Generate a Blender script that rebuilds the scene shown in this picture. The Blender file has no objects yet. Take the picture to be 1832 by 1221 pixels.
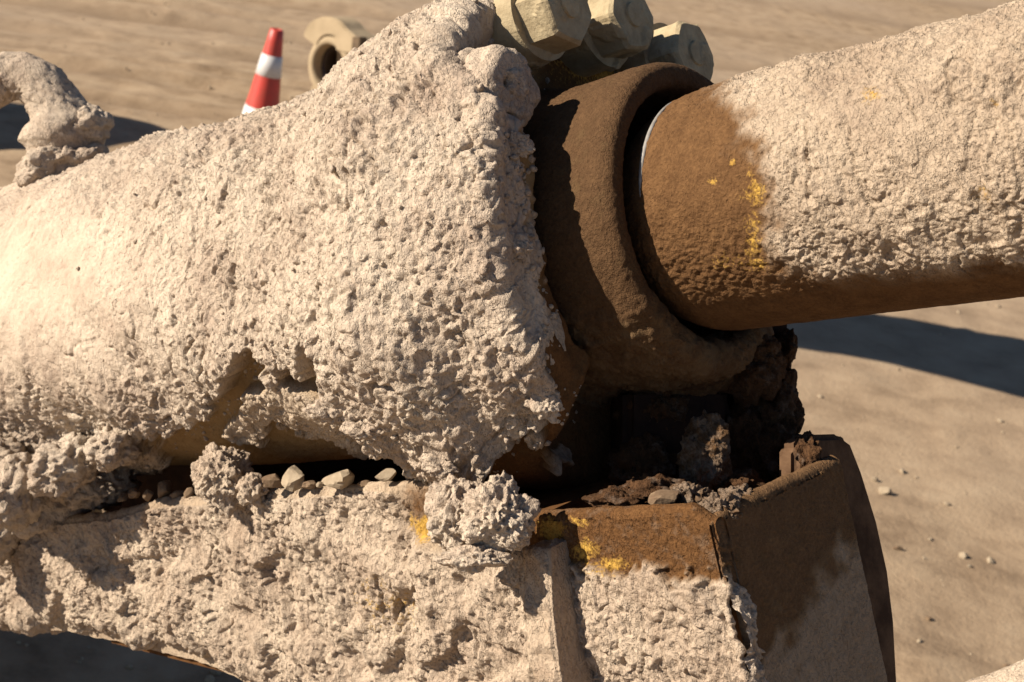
import bpy, math, random
import numpy as np
from mathutils import Vector, Matrix

# ------------------------------------------------------------------ camera, sky, sun, exposure
scene = bpy.context.scene
col = scene.collection
FPX = 2500.0                                   # focal length in photograph pixels (1832 wide)
CAM_H, PITCH, ROLL = 1.85, math.radians(20), math.radians(9)
_U = np.array([0, math.sin(PITCH), math.cos(PITCH)])
CF = np.array([0, math.cos(PITCH), -math.sin(PITCH)])
CX = math.cos(ROLL) * np.array([1.0, 0, 0]) + math.sin(ROLL) * _U
CY = -math.sin(ROLL) * np.array([1.0, 0, 0]) + math.cos(ROLL) * _U
CO = np.array([0, 0, CAM_H])
cd = bpy.data.cameras.new('camera'); cam = bpy.data.objects.new('camera', cd); col.objects.link(cam)
cd.sensor_width = 36.0; cd.lens = 36.0 * FPX / 1832.0; cd.clip_start = 0.02; cd.clip_end = 3000
cd.dof.use_dof = True; cd.dof.focus_distance = 1.22; cd.dof.aperture_fstop = 13.0
m = Matrix.Identity(4)
for i in range(3):
    m[i][0] = CX[i]; m[i][1] = CY[i]; m[i][2] = -CF[i]; m[i][3] = CO[i]
cam.matrix_world = m
scene.camera = cam

SUN_EL = math.radians(31.0)
SUN_H = np.array([-0.965, -0.25]); SUN_H /= np.linalg.norm(SUN_H)       # horizontal direction towards the sun
SUN = np.array([SUN_H[0] * math.cos(SUN_EL), SUN_H[1] * math.cos(SUN_EL), math.sin(SUN_EL)])
world = bpy.data.worlds.new('World'); scene.world = world; world.use_nodes = True
wn = world.node_tree.nodes; wl = world.node_tree.links
bg = wn['Background']; sky = wn.new('ShaderNodeTexSky'); sky.sky_type = 'NISHITA'; sky.sun_disc = False
sky.sun_elevation = SUN_EL; sky.sun_rotation = math.atan2(SUN_H[0], SUN_H[1]); sky.dust_density = 0.4; sky.altitude = 3500
wl.new(sky.outputs[0], bg.inputs[0]); bg.inputs[1].default_value = 0.05
sd = bpy.data.lights.new('sun', 'SUN'); sun = bpy.data.objects.new('sun', sd); col.objects.link(sun)
sd.energy = 5.0; sd.angle = math.radians(0.5); sd.color = (1.0, 0.893, 0.752)
sun.rotation_euler = Vector(SUN).to_track_quat('Z', 'Y').to_euler(); sun.location = (-6, -3, 8)
vs = scene.view_settings; vs.view_transform = 'Standard'; vs.look = 'None'; vs.gamma = 1.0; vs.exposure = 1.0
scene.cycles.max_bounces = 6; scene.cycles.diffuse_bounces = 4

# ------------------------------------------------------------------ photo pixel -> place
def cam_to_world(v):
    v = np.asarray(v, float)
    return CO + v[..., 0:1] * CX + v[..., 1:2] * CY + v[..., 2:3] * CF
def dir_to_world(v):
    v = np.asarray(v, float); return v[0] * CX + v[1] * CY + v[2] * CF
def P(px, py, d):
    return CO + d * (CF + (px - 916) / FPX * CX - (py - 610.5) / FPX * CY)
def G(px, py, z=0.0):
    r = CF + (px - 916) / FPX * CX - (py - 610.5) / FPX * CY
    return CO + r * ((z - CO[2]) / r[2])
def project(pts):
    q = pts - CO; d = q @ CF
    return 916 + FPX * (q @ CX) / d, 610.5 - FPX * (q @ CY) / d, d
def on_plane(px, py, o, n):
    r = CF + (px - 916) / FPX * CX - (py - 610.5) / FPX * CY
    return CO + r * (((o - CO) @ n) / (r @ n))
def unit(v): return np.asarray(v, float) / np.linalg.norm(v)

# ------------------------------------------------------------------ numpy noise
_rs = np.random.RandomState(7)
_perm = _rs.permutation(256).astype(np.int32); _perm = np.concatenate([_perm, _perm, _perm])
_g = _rs.normal(size=(256, 3)); _g = (_g / np.linalg.norm(_g, axis=1)[:, None]).astype(np.float32)
_r3 = _rs.rand(256, 3).astype(np.float32)
def pn(p):
    p = np.asarray(p, np.float32); i = np.floor(p).astype(np.int32); f = p - i
    u = f * f * f * (f * (f * 6 - 15) + 10); i &= 255
    out = np.zeros(len(p), np.float32)
    for dx in (0, 1):
        wx = u[:, 0] if dx else 1 - u[:, 0]; hx = _perm[(i[:, 0] + dx) & 255]
        for dy in (0, 1):
            wy = u[:, 1] if dy else 1 - u[:, 1]; hy = _perm[(hx + i[:, 1] + dy) & 255]
            for dz in (0, 1):
                wz = u[:, 2] if dz else 1 - u[:, 2]; g = _g[_perm[(hy + i[:, 2] + dz) & 255]]
                out += wx * wy * wz * (g[:, 0] * (f[:, 0] - dx) + g[:, 1] * (f[:, 1] - dy) + g[:, 2] * (f[:, 2] - dz))
    return out * 1.6
def fbm(p, o=3):
    p = np.asarray(p, np.float32); s = 0; a = 1.0
    for k in range(o): s = s + a * pn(p * 2.03 ** k + 17.3 * k); a *= 0.5
    return s
def worley(p):
    p = np.asarray(p, np.float32); i = np.floor(p).astype(np.int32); f = p - i
    f1 = np.full(len(p), 9, np.float32)
    for dx in (-1, 0, 1):
        hx = _perm[(i[:, 0] + dx) & 255]
        for dy in (-1, 0, 1):
            hy = _perm[(hx + i[:, 1] + dy) & 255]
            for dz in (-1, 0, 1):
                q = _r3[_perm[(hy + i[:, 2] + dz) & 255]]
                d = (q[:, 0] + dx - f[:, 0]) ** 2 + (q[:, 1] + dy - f[:, 1]) ** 2 + (q[:, 2] + dz - f[:, 2]) ** 2
                np.minimum(f1, d, out=f1)
    return np.sqrt(f1)
def sstep(a, b, x):
    t = np.clip((x - a) / (b - a), 0, 1); return t * t * (3 - 2 * t)
def polysd(px, py, poly):
    """signed pixel distance to a polygon, positive inside"""
    d = np.full(px.shape, 1e9, np.float32); ins = np.zeros(px.shape, bool); n = len(poly)
    for k in range(n):
        (x0, y0), (x1, y1) = poly[k], poly[(k + 1) % n]
        ex, ey = x1 - x0, y1 - y0; t = np.clip(((px - x0) * ex + (py - y0) * ey) / (ex * ex + ey * ey + 1e-9), 0, 1)
        np.minimum(d, (px - x0 - t * ex) ** 2 + (py - y0 - t * ey) ** 2, out=d)
        if y0 != y1:
            c = ((y0 > py) != (y1 > py)) & (px < (x1 - x0) * (py - y0) / (y1 - y0) + x0); ins ^= c
    return np.where(ins, 1, -1) * np.sqrt(d)
def blob(px, py, x, y, rx, ry):
    return np.exp(-(((px - x) / rx) ** 2 + ((py - y) / ry) ** 2))

STRETCH = unit(dir_to_world([0.25, -0.96, 0.05])).astype(np.float32)
def mud(p, lump=1.0, crumb=1.0, fine=1.0, cracks=1.0, seed=0.0):
    """height of dried crumbly mud, metres, and a sideways jitter that makes the crumbs overhang"""
    p = np.asarray(p, np.float32) + np.float32(seed)
    w = np.stack([pn(p * 85 + 3), pn(p * 85 + 31), pn(p * 85 + 57)], 1)
    q = p + w * np.float32(0.0030)
    qs = q - 0.55 * (q @ STRETCH)[:, None] * STRETCH                  # grain drawn out downwards
    h = 0.0055 * lump * fbm(p * 16, 2)
    reg = sstep(-0.30, 0.40, pn(p * 17 + 9))                          # coarse and fine patches
    co = crumb * (0.28 + 0.72 * reg)
    pl = pn(qs * 21 + 0.16 * w + 60); pl2 = pn(qs * 47 + 0.22 * w + 160)  # flaked plates with broken edges
    h += 0.0034 * crumb * sstep(-0.035, 0.035, pl) + 0.0022 * crumb * sstep(-0.05, 0.05, pl2)
    h += 0.0018 * co * fbm(qs * 62 + 5, 2) + 0.0018 * co * pn(qs * 150 + 15)
    h += 0.0026 * fine * (0.3 + 0.7 * co) * pn(qs * 270 + 25) + 0.0017 * fine * (0.4 + 0.6 * reg) * pn(q * 430)
    cv = np.abs(pn(qs * 92 + 33)); h -= 0.0026 * crumb * (1 - sstep(0.0, 0.15, cv)) * sstep(-0.1, 0.3, pn(p * 34 + 71))
    h -= 0.0016 * co * sstep(0.25, 0.50, pn(qs * 115 + 7)) + 0.0024 * fine * co * sstep(0.22, 0.48, pn(qs * 230 + 9))
    if cracks > 0:
        c = np.abs(pn(qs * 24 + 80)); gate = sstep(0.0, 0.3, pn(p * 11 + 40))
        h -= 0.0080 * cracks * gate * (1 - sstep(0.0, 0.045, c))
        pit = sstep(0.42, 0.56, pn(qs * 44 + 120)); h -= 0.0040 * cracks * pit
    jit = np.stack([pn(q * 150 + 11), pn(q * 150 + 47), pn(q * 150 + 91)], 1) * np.float32(0.0018 * crumb)
    return h, jit

# ------------------------------------------------------------------ mesh and object helpers
def raw_mesh(name, verts, faces, smooth=True):
    """faces: array (n,3) or (n,4)"""
    me = bpy.data.meshes.new(name); verts = np.asarray(verts, np.float32); faces = np.asarray(faces, np.int32)
    k = faces.shape[1]
    me.vertices.add(len(verts)); me.vertices.foreach_set('co', verts.ravel())
    me.loops.add(faces.size); me.loops.foreach_set('vertex_index', faces.ravel())
    me.polygons.add(len(faces)); me.polygons.foreach_set('loop_start', np.arange(0, faces.size, k, dtype=np.int32))
    me.polygons.foreach_set('use_smooth', np.full(len(faces), smooth)); me.update(calc_edges=True); me.validate()
    return me
def link(name, me, mat=None, parent=None):
    o = bpy.data.objects.new(name, me); col.objects.link(o)
    if mat: me.materials.append(mat)
    if parent: o.parent = parent
    return o
def attrs(me, **kw):
    for k, v in kw.items():
        a = me.attributes.new(k, 'FLOAT', 'POINT'); a.data.foreach_set('value', np.asarray(v, np.float32))
def grid_faces(nu, nv, closed=False):
    i = np.arange(nu - 1)[:, None]; j = np.arange(nv if closed else nv - 1)[None, :]; j2 = (j + 1) % nv
    return np.stack([i * nv + j, i * nv + j2, (i + 1) * nv + j2, (i + 1) * nv + j], -1).reshape(-1, 4)
def grid_normals(pts, closed=False):
    du = np.gradient(pts, axis=0)
    dv = (np.roll(pts, -1, 1) - np.roll(pts, 1, 1)) if closed else np.gradient(pts, axis=1)
    n = np.cross(du, dv); n /= np.linalg.norm(n, axis=-1)[..., None] + 1e-12
    return n
def tag(o, label=None, cat=None, group=None, kind=None):
    if label: o['label'] = label
    if cat: o['category'] = cat
    if group: o['group'] = group
    if kind: o['kind'] = kind
    return o
def thing(name, loc, label, cat, group=None):
    o = bpy.data.objects.new(name, None); col.objects.link(o); o.empty_display_size = 0.05
    o['_loc'] = [float(x) for x in loc]
    return tag(o, label, cat, group)
def settle(o):
    """move an Empty to its base while its parts stay where they are"""
    l = Vector(o['_loc']); o.location = l
    for c in o.children: c.matrix_parent_inverse = Matrix.Translation(-l)
    del o['_loc']

def prism(name, loop, depth_vec, mat, parent=None, bevel=0.0, seg=2):
    """closed polygon (n,3) extruded by a vector"""
    loop = np.asarray(loop); n = len(loop)
    v = np.concatenate([loop, loop + depth_vec])
    me = bpy.data.meshes.new(name)
    f = [list(range(n))[::-1], list(range(n, 2 * n))] + [[k, (k + 1) % n, n + (k + 1) % n, n + k] for k in range(n)]
    me.from_pydata([tuple(x) for x in v], [], f); me.update()
    import bmesh
    bm = bmesh.new(); bm.from_mesh(me); bmesh.ops.recalc_face_normals(bm, faces=bm.faces)
    if bevel: bmesh.ops.bevel(bm, geom=list(bm.edges), offset=bevel, segments=seg, affect='EDGES', clamp_overlap=True)
    bm.to_mesh(me); bm.free()
    return link(name, me, mat, parent)

def ico(sub):
    import bmesh
    bm = bmesh.new(); bmesh.ops.create_icosphere(bm, subdivisions=sub, radius=1.0)
    v = np.array([x.co[:] for x in bm.verts], np.float32); f = np.array([[q.index for q in x.verts] for x in bm.faces], np.int32)
    bm.free(); return v, f
ICO = {k: ico(k) for k in (1, 2, 3, 4, 5, 6)}
def rock_mesh(name, center, axes, seed, sub=3, rough=0.30, facet=0.0):
    """angular stone; axes = three world vectors"""
    v, f = ICO[sub]; r = np.random.RandomState(seed)
    h = 1 + rough * fbm(v * 1.3 + seed * 3.1, 3)
    q = v * h[:, None]
    for k in range(11):                                     # flats
        n = r.normal(size=3); n /= np.linalg.norm(n); t = r.uniform(0.42, 0.8); d = q @ n
        q = q - np.maximum(d - t, 0)[:, None] * n * 0.9
    w = q @ np.array(axes) + center
    return raw_mesh(name, w, f, False)
def clod_mesh(name, center, axes, seed, sub=6, amp=1.0, brownv=0.0):
    v, f = ICO[sub]
    R = float(np.mean([np.linalg.norm(a) for a in axes]))
    h = 1 + 0.28 * fbm(v * 1.4 + seed * 5.7, 2)
    w = (v * h[:, None]) @ np.array(axes)
    n = unit_rows(v @ np.array(axes))
    c = 0.62 - worley(w * 62 + seed); c2 = 0.6 - worley(w * 150 + seed * 2)
    w = w + n * (amp * (0.0070 * c + 0.0042 * c2 + 0.0028 * pn(w * 240) + 0.0018 * pn(w * 420) - 0.004 * sstep(0.2, 0.45, pn(w * 110 + 3)))[:, None])
    j = np.stack([pn(w * 120 + 11), pn(w * 120 + 47), pn(w * 120 + 91)], 1) * 0.002 * amp
    me = raw_mesh(name, w + j + center, f, True)
    attrs(me, crust=np.ones(len(v)), brown=np.full(len(v), brownv), paint=np.zeros(len(v)))
    return me
def unit_rows(a): return a / (np.linalg.norm(a, axis=1)[:, None] + 1e-12)

# ------------------------------------------------------------------ materials
def kc(cs, k=0.74): return tuple(tuple(x * k for x in c) for c in cs)
def new_mat(name):
    mt = bpy.data.materials.new(name); mt.use_nodes = True; nt = mt.node_tree
    return mt, nt.nodes, nt.links, nt.nodes['Principled BSDF']
def node(N, t, **kw):
    n = N.new(t)
    for k, v in kw.items(): setattr(n, k, v)
    return n
def noise_node(N, L, coord, scale, detail=4, rough=0.6, mapping=None):
    n = N.new('ShaderNodeTexNoise'); n.inputs['Scale'].default_value = scale; n.inputs['Detail'].default_value = detail
    n.inputs['Roughness'].default_value = rough; L.new(coord, n.inputs['Vector']); return n
def ramp(N, L, fac, stops):
    r = N.new('ShaderNodeValToRGB'); e = r.color_ramp.elements
    while len(e) < len(stops): e.new(0.5)
    for k, (p, c) in enumerate(stops): e[k].position = p; e[k].color = (*c, 1) if len(c) == 3 else c
    L.new(fac, r.inputs[0]); return r
def mix(N, L, fac, a, b):
    n = N.new('ShaderNodeMix'); n.data_type = 'RGBA'
    if hasattr(fac, 'is_linked'): L.new(fac, n.inputs[0])
    else: n.inputs[0].default_value = fac
    for s, v in ((6, a), (7, b)):
        if hasattr(v, 'is_linked'): L.new(v, n.inputs[s])
        else: n.inputs[s].default_value = (*v, 1)
    return n.outputs[2]
def math_n(N, L, op, a, b=None, clamp=False):
    n = N.new('ShaderNodeMath'); n.operation = op; n.use_clamp = clamp
    for s, v in ((0, a), (1, b)):
        if v is None: continue
        if hasattr(v, 'is_linked'): L.new(v, n.inputs[s])
        else: n.inputs[s].default_value = v
    return n.outputs[0]
def bump(N, L, bsdf, items):
    prev = None
    for h, dist, st in items:
        b = N.new('ShaderNodeBump'); b.inputs['Strength'].default_value = st; b.inputs['Distance'].default_value = dist
        L.new(h, b.inputs['Height'])
        if prev: L.new(prev, b.inputs['Normal'])
        prev = b.outputs[0]
    L.new(prev, bsdf.inputs['Normal'])

def earth_material(name, bare=((0.30, 0.19, 0.085), (0.40, 0.27, 0.13)), crust=((0.47, 0.358, 0.27), (0.60, 0.482, 0.368), (0.69, 0.575, 0.445)),
                   brown=((0.10, 0.045, 0.016), (0.19, 0.092, 0.034)), bumpy=1.0):
    """dried mud over dusty yellow paint and damp brown soil; attributes crust, brown, paint say where"""
    bare, crust, brown = kc(bare), kc(crust), kc(brown)
    mt, N, L, b = new_mat(name)
    tc = node(N, 'ShaderNodeTexCoord').outputs['Object']
    at = {k: node(N, 'ShaderNodeAttribute', attribute_name=k).outputs['Fac'] for k in ('crust', 'brown', 'paint', 'smooth')}
    keep = math_n(N, L, 'SUBTRACT', 1.0, at['smooth'])
    n1 = noise_node(N, L, tc, 9, 4); n2 = noise_node(N, L, tc, 55, 5, 0.7); n3 = noise_node(N, L, tc, 330, 3)
    var = math_n(N, L, 'ADD', math_n(N, L, 'MULTIPLY', n1.outputs['Fac'], 0.6), math_n(N, L, 'MULTIPLY', n2.outputs['Fac'], 0.4))
    cr = ramp(N, L, var, [(0.36, crust[0]), (0.50, crust[1]), (0.64, crust[2])]).outputs[0]
    ba = ramp(N, L, n2.outputs['Fac'], [(0.35, bare[0]), (0.65, bare[1])]).outputs[0]
    br = ramp(N, L, math_n(N, L, 'ADD', math_n(N, L, 'MULTIPLY', n2.outputs['Fac'], 0.6), math_n(N, L, 'MULTIPLY', n3.outputs['Fac'], 0.4)), [(0.38, brown[0]), (0.62, brown[1])]).outputs[0]
    ye = ramp(N, L, n2.outputs['Fac'], [(0.35, (0.30, 0.165, 0.035)), (0.6, (0.47, 0.285, 0.06))]).outputs[0]
    def ragged(a, w):      # attribute pushed by noise, then sharpened
        x = math_n(N, L, 'ADD', a, math_n(N, L, 'MULTIPLY', math_n(N, L, 'SUBTRACT', n2.outputs['Fac'], 0.5), 1.3))
        mr = N.new('ShaderNodeMapRange'); mr.inputs[1].default_value = 0.5 - w; mr.inputs[2].default_value = 0.5 + w; L.new(x, mr.inputs[0]); return mr.outputs[0]
    c = mix(N, L, at['crust'], ba, cr)
    c = mix(N, L, ragged(at['brown'], 0.45), c, br)
    pg = math_n(N, L, 'MULTIPLY', at['paint'], 5.0, True)
    pj = math_n(N, L, 'ADD', math_n(N, L, 'MULTIPLY', math_n(N, L, 'SUBTRACT', n3.outputs['Fac'], 0.5), 1.5), at['paint'])
    c = mix(N, L, math_n(N, L, 'MULTIPLY', pg, ragged(pj, 0.22)), c, ye)
    L.new(c, b.inputs['Base Color']); b.inputs['Roughness'].default_value = 0.93; b.inputs['Specular IOR Level'].default_value = 0.12
    n4 = noise_node(N, L, tc, 900, 3, 0.65)
    dt = N.new('ShaderNodeVectorMath'); dt.operation = 'DOT_PRODUCT'; L.new(tc, dt.inputs[0]); dt.inputs[1].default_value = tuple(float(x) for x in STRETCH)
    sc_ = N.new('ShaderNodeVectorMath'); sc_.operation = 'SCALE'; sc_.inputs[0].default_value = tuple(float(x) for x in STRETCH); L.new(math_n(N, L, 'MULTIPLY', dt.outputs['Value'], 0.5), sc_.inputs['Scale'])
    sb = N.new('ShaderNodeVectorMath'); sb.operation = 'SUBTRACT'; L.new(tc, sb.inputs[0]); L.new(sc_.outputs[0], sb.inputs[1])
    creases = []
    for k_, w_ in ((95, 0.035), (210, 0.05)):
        nk = noise_node(N, L, sb.outputs[0], k_, 3, 0.55)
        mr = N.new('ShaderNodeMapRange'); mr.inputs[1].default_value = 0.0; mr.inputs[2].default_value = w_; mr.interpolation_type = 'SMOOTHSTEP'
        L.new(math_n(N, L, 'ABSOLUTE', math_n(N, L, 'SUBTRACT', nk.outputs['Fac'], 0.5)), mr.inputs[0])
        creases.append(math_n(N, L, 'MULTIPLY', mr.outputs[0], math_n(N, L, 'MULTIPLY', keep, math_n(N, L, 'ADD', at['crust'], 0.25))))
    bump(N, L, b, [(creases[0], 0.0018 * bumpy, 0.6), (creases[1], 0.0014 * bumpy, 0.6), (math_n(N, L, 'MULTIPLY', keep, n3.outputs['Fac']), 0.0032 * bumpy, 0.65), (math_n(N, L, 'MULTIPLY', keep, n4.outputs['Fac']), 0.0012 * bumpy, 0.65)])
    return mt
MUD = earth_material('dried_mud')
MUDB = earth_material('dried_mud_on_beam', crust=((0.43, 0.32, 0.232), (0.55, 0.43, 0.32), (0.64, 0.52, 0.39)))
def simple(name, c0, c1, scale=40, rough=0.8, spec=0.3, bscale=300, bd=0.0006, metal=0.0):
    c0, c1 = kc((c0, c1))
    mt, N, L, b = new_mat(name); tc = node(N, 'ShaderNodeTexCoord').outputs['Object']
    n1 = noise_node(N, L, tc, scale, 5, 0.65); n2 = noise_node(N, L, tc, bscale, 4)
    L.new(ramp(N, L, n1.outputs['Fac'], [(0.35, c0), (0.65, c1)]).outputs[0], b.inputs['Base Color'])
    b.inputs['Roughness'].default_value = rough; b.inputs['Specular IOR Level'].default_value = spec; b.inputs['Metallic'].default_value = metal
    bump(N, L, b, [(n2.outputs['Fac'], bd, 0.7)]); return mt
SOIL = simple('brown_soil_film', (0.085, 0.038, 0.014), (0.16, 0.076, 0.028), 45, 0.95, 0.1, 420, 0.0012)
RUST = simple('rusty_steel_shade', (0.016, 0.007, 0.004), (0.045, 0.020, 0.010), 30, 0.85, 0.2, 260, 0.0010)  # rust, darkened in colour to deepen the shade inside yoke and beam
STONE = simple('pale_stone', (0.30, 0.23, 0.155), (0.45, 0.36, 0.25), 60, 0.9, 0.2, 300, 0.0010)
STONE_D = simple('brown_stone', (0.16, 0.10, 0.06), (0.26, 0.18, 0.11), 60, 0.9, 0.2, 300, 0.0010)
NUTM = simple('dusty_nut', (0.36, 0.28, 0.165), (0.52, 0.42, 0.26), 60, 0.85, 0.25, 330, 0.0012)
RED = simple('faded_red_plastic', (0.50, 0.075, 0.050), (0.72, 0.060, 0.042), 14, 0.45, 0.4, 90, 0.0004)
WHITE = simple('reflective_white_band', (0.68, 0.66, 0.64), (0.78, 0.76, 0.74), 12, 0.4, 0.4, 90, 0.0003)
GREY = simple('grey_seal_lip', (0.22, 0.20, 0.18), (0.36, 0.34, 0.31), 80, 0.6, 0.3, 300, 0.0004)
CAST = simple('dusty_cast_steel', (0.38, 0.29, 0.18), (0.48, 0.37, 0.235), 6, 0.85, 0.2, 40, 0.003)
DARKB = simple('dark_bore', (0.02, 0.010, 0.006), (0.05, 0.025, 0.014), 12, 0.5, 0.4, 60, 0.001)  # very dark tone for the inside of the bore

# ------------------------------------------------------------------ ground
def axis_pts(lo, hi, dense_lo, dense_hi, step, grow=1.12):
    a = list(np.arange(dense_lo, dense_hi, step)); s = step
    while a[-1] < hi: s *= grow; a.append(a[-1] + s)
    s = step
    while a[0] > lo: s *= grow; a.insert(0, a[0] - s)
    return np.array(a)
gx = axis_pts(-900, 900, -5.5, 7.0, 0.06); gy = axis_pts(-900, 1500, 2.0, 14.0, 0.06)
GXX, GYY = np.meshgrid(gx, gy, indexing='ij')
p2 = np.stack([GXX.ravel(), GYY.ravel(), np.zeros(GXX.size)], 1)
near = np.clip(1.5 - np.hypot(p2[:, 0], p2[:, 1] - 6) / 60, 0, 1)
gz = 0.02 * fbm(p2 * 0.5, 3) + 0.008 * fbm(p2 * 3.0, 3)
# wheel ruts running left to right, slightly away
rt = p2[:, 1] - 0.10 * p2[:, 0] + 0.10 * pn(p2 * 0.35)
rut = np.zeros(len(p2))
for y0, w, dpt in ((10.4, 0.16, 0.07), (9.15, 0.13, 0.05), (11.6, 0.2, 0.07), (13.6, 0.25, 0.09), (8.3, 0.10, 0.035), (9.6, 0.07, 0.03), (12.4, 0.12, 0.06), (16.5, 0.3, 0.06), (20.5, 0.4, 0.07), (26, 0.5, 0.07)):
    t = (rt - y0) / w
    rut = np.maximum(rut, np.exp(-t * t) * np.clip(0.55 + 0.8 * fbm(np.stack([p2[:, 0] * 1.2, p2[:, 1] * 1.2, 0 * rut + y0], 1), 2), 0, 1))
    gz += (-dpt * np.exp(-t * t) + 0.6 * dpt * np.exp(-(t - 1.7) ** 2)) * (0.55 + 0.9 * pn(p2 * 0.8 + y0))
gz += 0.003 * fbm(np.stack([p2[:, 0] * 0.8, rt * 5, 0 * rt], 1), 3) * sstep(7.5, 9.5, p2[:, 1])
clod = np.maximum(pn(p2 * 9 + 4) - 0.42, 0); gz += 0.05 * clod
gz *= near
ground = link('ground', raw_mesh('ground', np.stack([p2[:, 0], p2[:, 1], gz], 1), grid_faces(len(gx), len(gy))))
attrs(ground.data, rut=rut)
def ground_mat():
    mt, N, L, b = new_mat('dry_trodden_earth'); tc = node(N, 'ShaderNodeTexCoord').outputs['Object']
    mp = node(N, 'ShaderNodeMapping'); mp.inputs['Scale'].default_value = (0.45, 1.7, 1); mp.inputs['Rotation'].default_value = (0, 0, -0.1); L.new(tc, mp.inputs[0])
    n1 = noise_node(N, L, mp.outputs[0], 1.2, 6, 0.6); n2 = noise_node(N, L, tc, 5, 6, 0.65); n3 = noise_node(N, L, tc, 60, 4, 0.6); n4 = noise_node(N, L, tc, 0.12, 3)
    f = math_n(N, L, 'ADD', math_n(N, L, 'MULTIPLY', n1.outputs['Fac'], 0.28), math_n(N, L, 'MULTIPLY', n2.outputs['Fac'], 0.72))
    c = ramp(N, L, f, [(0.36, (0.18, 0.122, 0.073)), (0.5, (0.295, 0.211, 0.132)), (0.64, (0.365, 0.272, 0.176))]).outputs[0]
    c = mix(N, L, ramp(N, L, n4.outputs['Fac'], [(0.4, (0, 0, 0)), (0.7, (1, 1, 1))]).outputs[0], c, (0.32, 0.242, 0.170))
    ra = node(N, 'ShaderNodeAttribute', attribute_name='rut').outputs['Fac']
    c = mix(N, L, math_n(N, L, 'MULTIPLY', math_n(N, L, 'MULTIPLY', ra, n2.outputs['Fac']), 1.1, True), c, (0.15, 0.10, 0.062))  # disturbed soil in the ruts, darkened in place of their missing shade
    L.new(c, b.inputs['Base Color']); b.inputs['Roughness'].default_value = 0.97; b.inputs['Specular IOR Level'].default_value = 0.08
    bump(N, L, b, [(n2.outputs['Fac'], 0.014, 0.5), (n3.outputs['Fac'], 0.006, 0.6)]); return mt
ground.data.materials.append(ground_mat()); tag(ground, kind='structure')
def ground_z(x, y):
    i = int(np.clip(np.searchsorted(gx, x), 1, len(gx) - 1)); j = int(np.clip(np.searchsorted(gy, y), 1, len(gy) - 1))
    return float(gz.reshape(GXX.shape)[i, j])

# ------------------------------------------------------------------ joint axis (camera space: right, up, away)
TAU = math.radians(40)
def cam3(px, py, d): return np.array([(px - 916) / FPX * d, -(py - 610.5) / FPX * d, d])
A_c = unit([0.98 * math.cos(TAU), 0.19 * math.cos(TAU), -math.sin(TAU)])
V_c = unit(np.array([0, 0, 1]) - A_c[2] * A_c); U_c = np.cross(V_c, A_c)
if U_c[1] < 0: U_c = -U_c
E_c = cam3(1276, 380, 1.279)                     # centre of the strut's end
C_c = E_c - 0.108 * A_c                          # plane of the nut tops
Aw, Uw, Vw = (dir_to_world(v) for v in (A_c, U_c, V_c))
Cw = cam_to_world(C_c[None])[0]; Ew = cam_to_world(E_c[None])[0]

def revolve(prof, theta, centre, ax, u, v):
    """prof (n,2) of (s,R) -> (n, m, 3) grid"""
    s = prof[:, 0][:, None, None]; R = prof[:, 1][:, None, None]
    ct = np.cos(theta)[None, :, None]; st = np.sin(theta)[None, :, None]
    return centre + s * ax + R * (ct * u + st * v)
def resample(poly, step_fn):
    poly = np.asarray(poly, float); seg = np.hypot(*np.diff(poly, axis=0).T); cum = np.concatenate([[0], np.cumsum(seg)])
    out = [0.0]
    while out[-1] < cum[-1]: out.append(out[-1] + step_fn(np.interp(out[-1], cum, poly[:, 0])))
    t = np.array(out); t[-1] = cum[-1]
    return np.stack([np.interp(t, cum, poly[:, 0]), np.interp(t, cum, poly[:, 1])], 1)
def theta_pts(lo, hi, n_dense, n_coarse):
    a = np.linspace(lo, hi, n_dense, endpoint=False); b = np.linspace(hi, lo + 2 * math.pi, n_coarse, endpoint=False)
    return np.concatenate([a, b])
def smooth_profile(kn, n=400):
    """Catmull-Rom through (s,R) knots"""
    kn = np.asarray(kn, float); P4 = np.concatenate([[2 * kn[0] - kn[1]], kn, [2 * kn[-1] - kn[-2]]]); out = []
    for k in range(len(kn) - 1):
        p0, p1, p2_, p3 = P4[k:k + 4]
        for t in np.linspace(0, 1, 24, endpoint=False):
            out.append(0.5 * (2 * p1 + (p2_ - p0) * t + (2 * p0 - 5 * p1 + 4 * p2_ - p3) * t * t + (3 * p1 - p0 - 3 * p2_ + p3) * t ** 3))
    out.append(kn[-1]); return np.array(out)

# ------------------------------------------------------------------ brace arm with bolted flange
arm = thing('brace_arm', Cw - 0.05 * Aw - 0.24 * Uw, 'thick tapering steel arm caked in pale dried mud, flaring to a bolted flange', 'machine arm')
body_kn = [(-3.2, .176), (-2.3, .180), (-1.42, .186), (-1.2, .190), (-1.0, .193), (-.8, .197), (-.6, .202), (-.45, .200), (-.33, .198), (-.24, .207), (-.17, .227), (-.12, .237), (-.075, .238), (-.055, .236), (-.047, .229), (-.045, .218), (-.045, .19), (-.045, .16), (-.045, .12)]
prof = resample(smooth_profile(body_kn), lambda s: 0.02 if s < -1.45 else 0.0007 if -0.11 < s < -0.05 else 0.00125 if s > -0.4 else 0.00125 + 0.0034 * min(1, (-s - 0.4) / 0.7))
th = theta_pts(math.radians(-200), math.radians(35), 740, 50)
g = revolve(prof, th, Cw, Aw, Uw, Vw)
bend = np.where(prof[:, 0] < -0.1, (prof[:, 0] + 0.1), 0.0)
g = g + (bend * -0.066)[:, None, None] * dir_to_world([0, 1, 0])
n = grid_normals(g, True)
if (n[200, :300] * (g[200, :300] - (g[200].mean(0)))).sum() < 0: n = -n
pts = g.reshape(-1, 3); nn = n.reshape(-1, 3); px, py, dd = project(pts)
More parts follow.
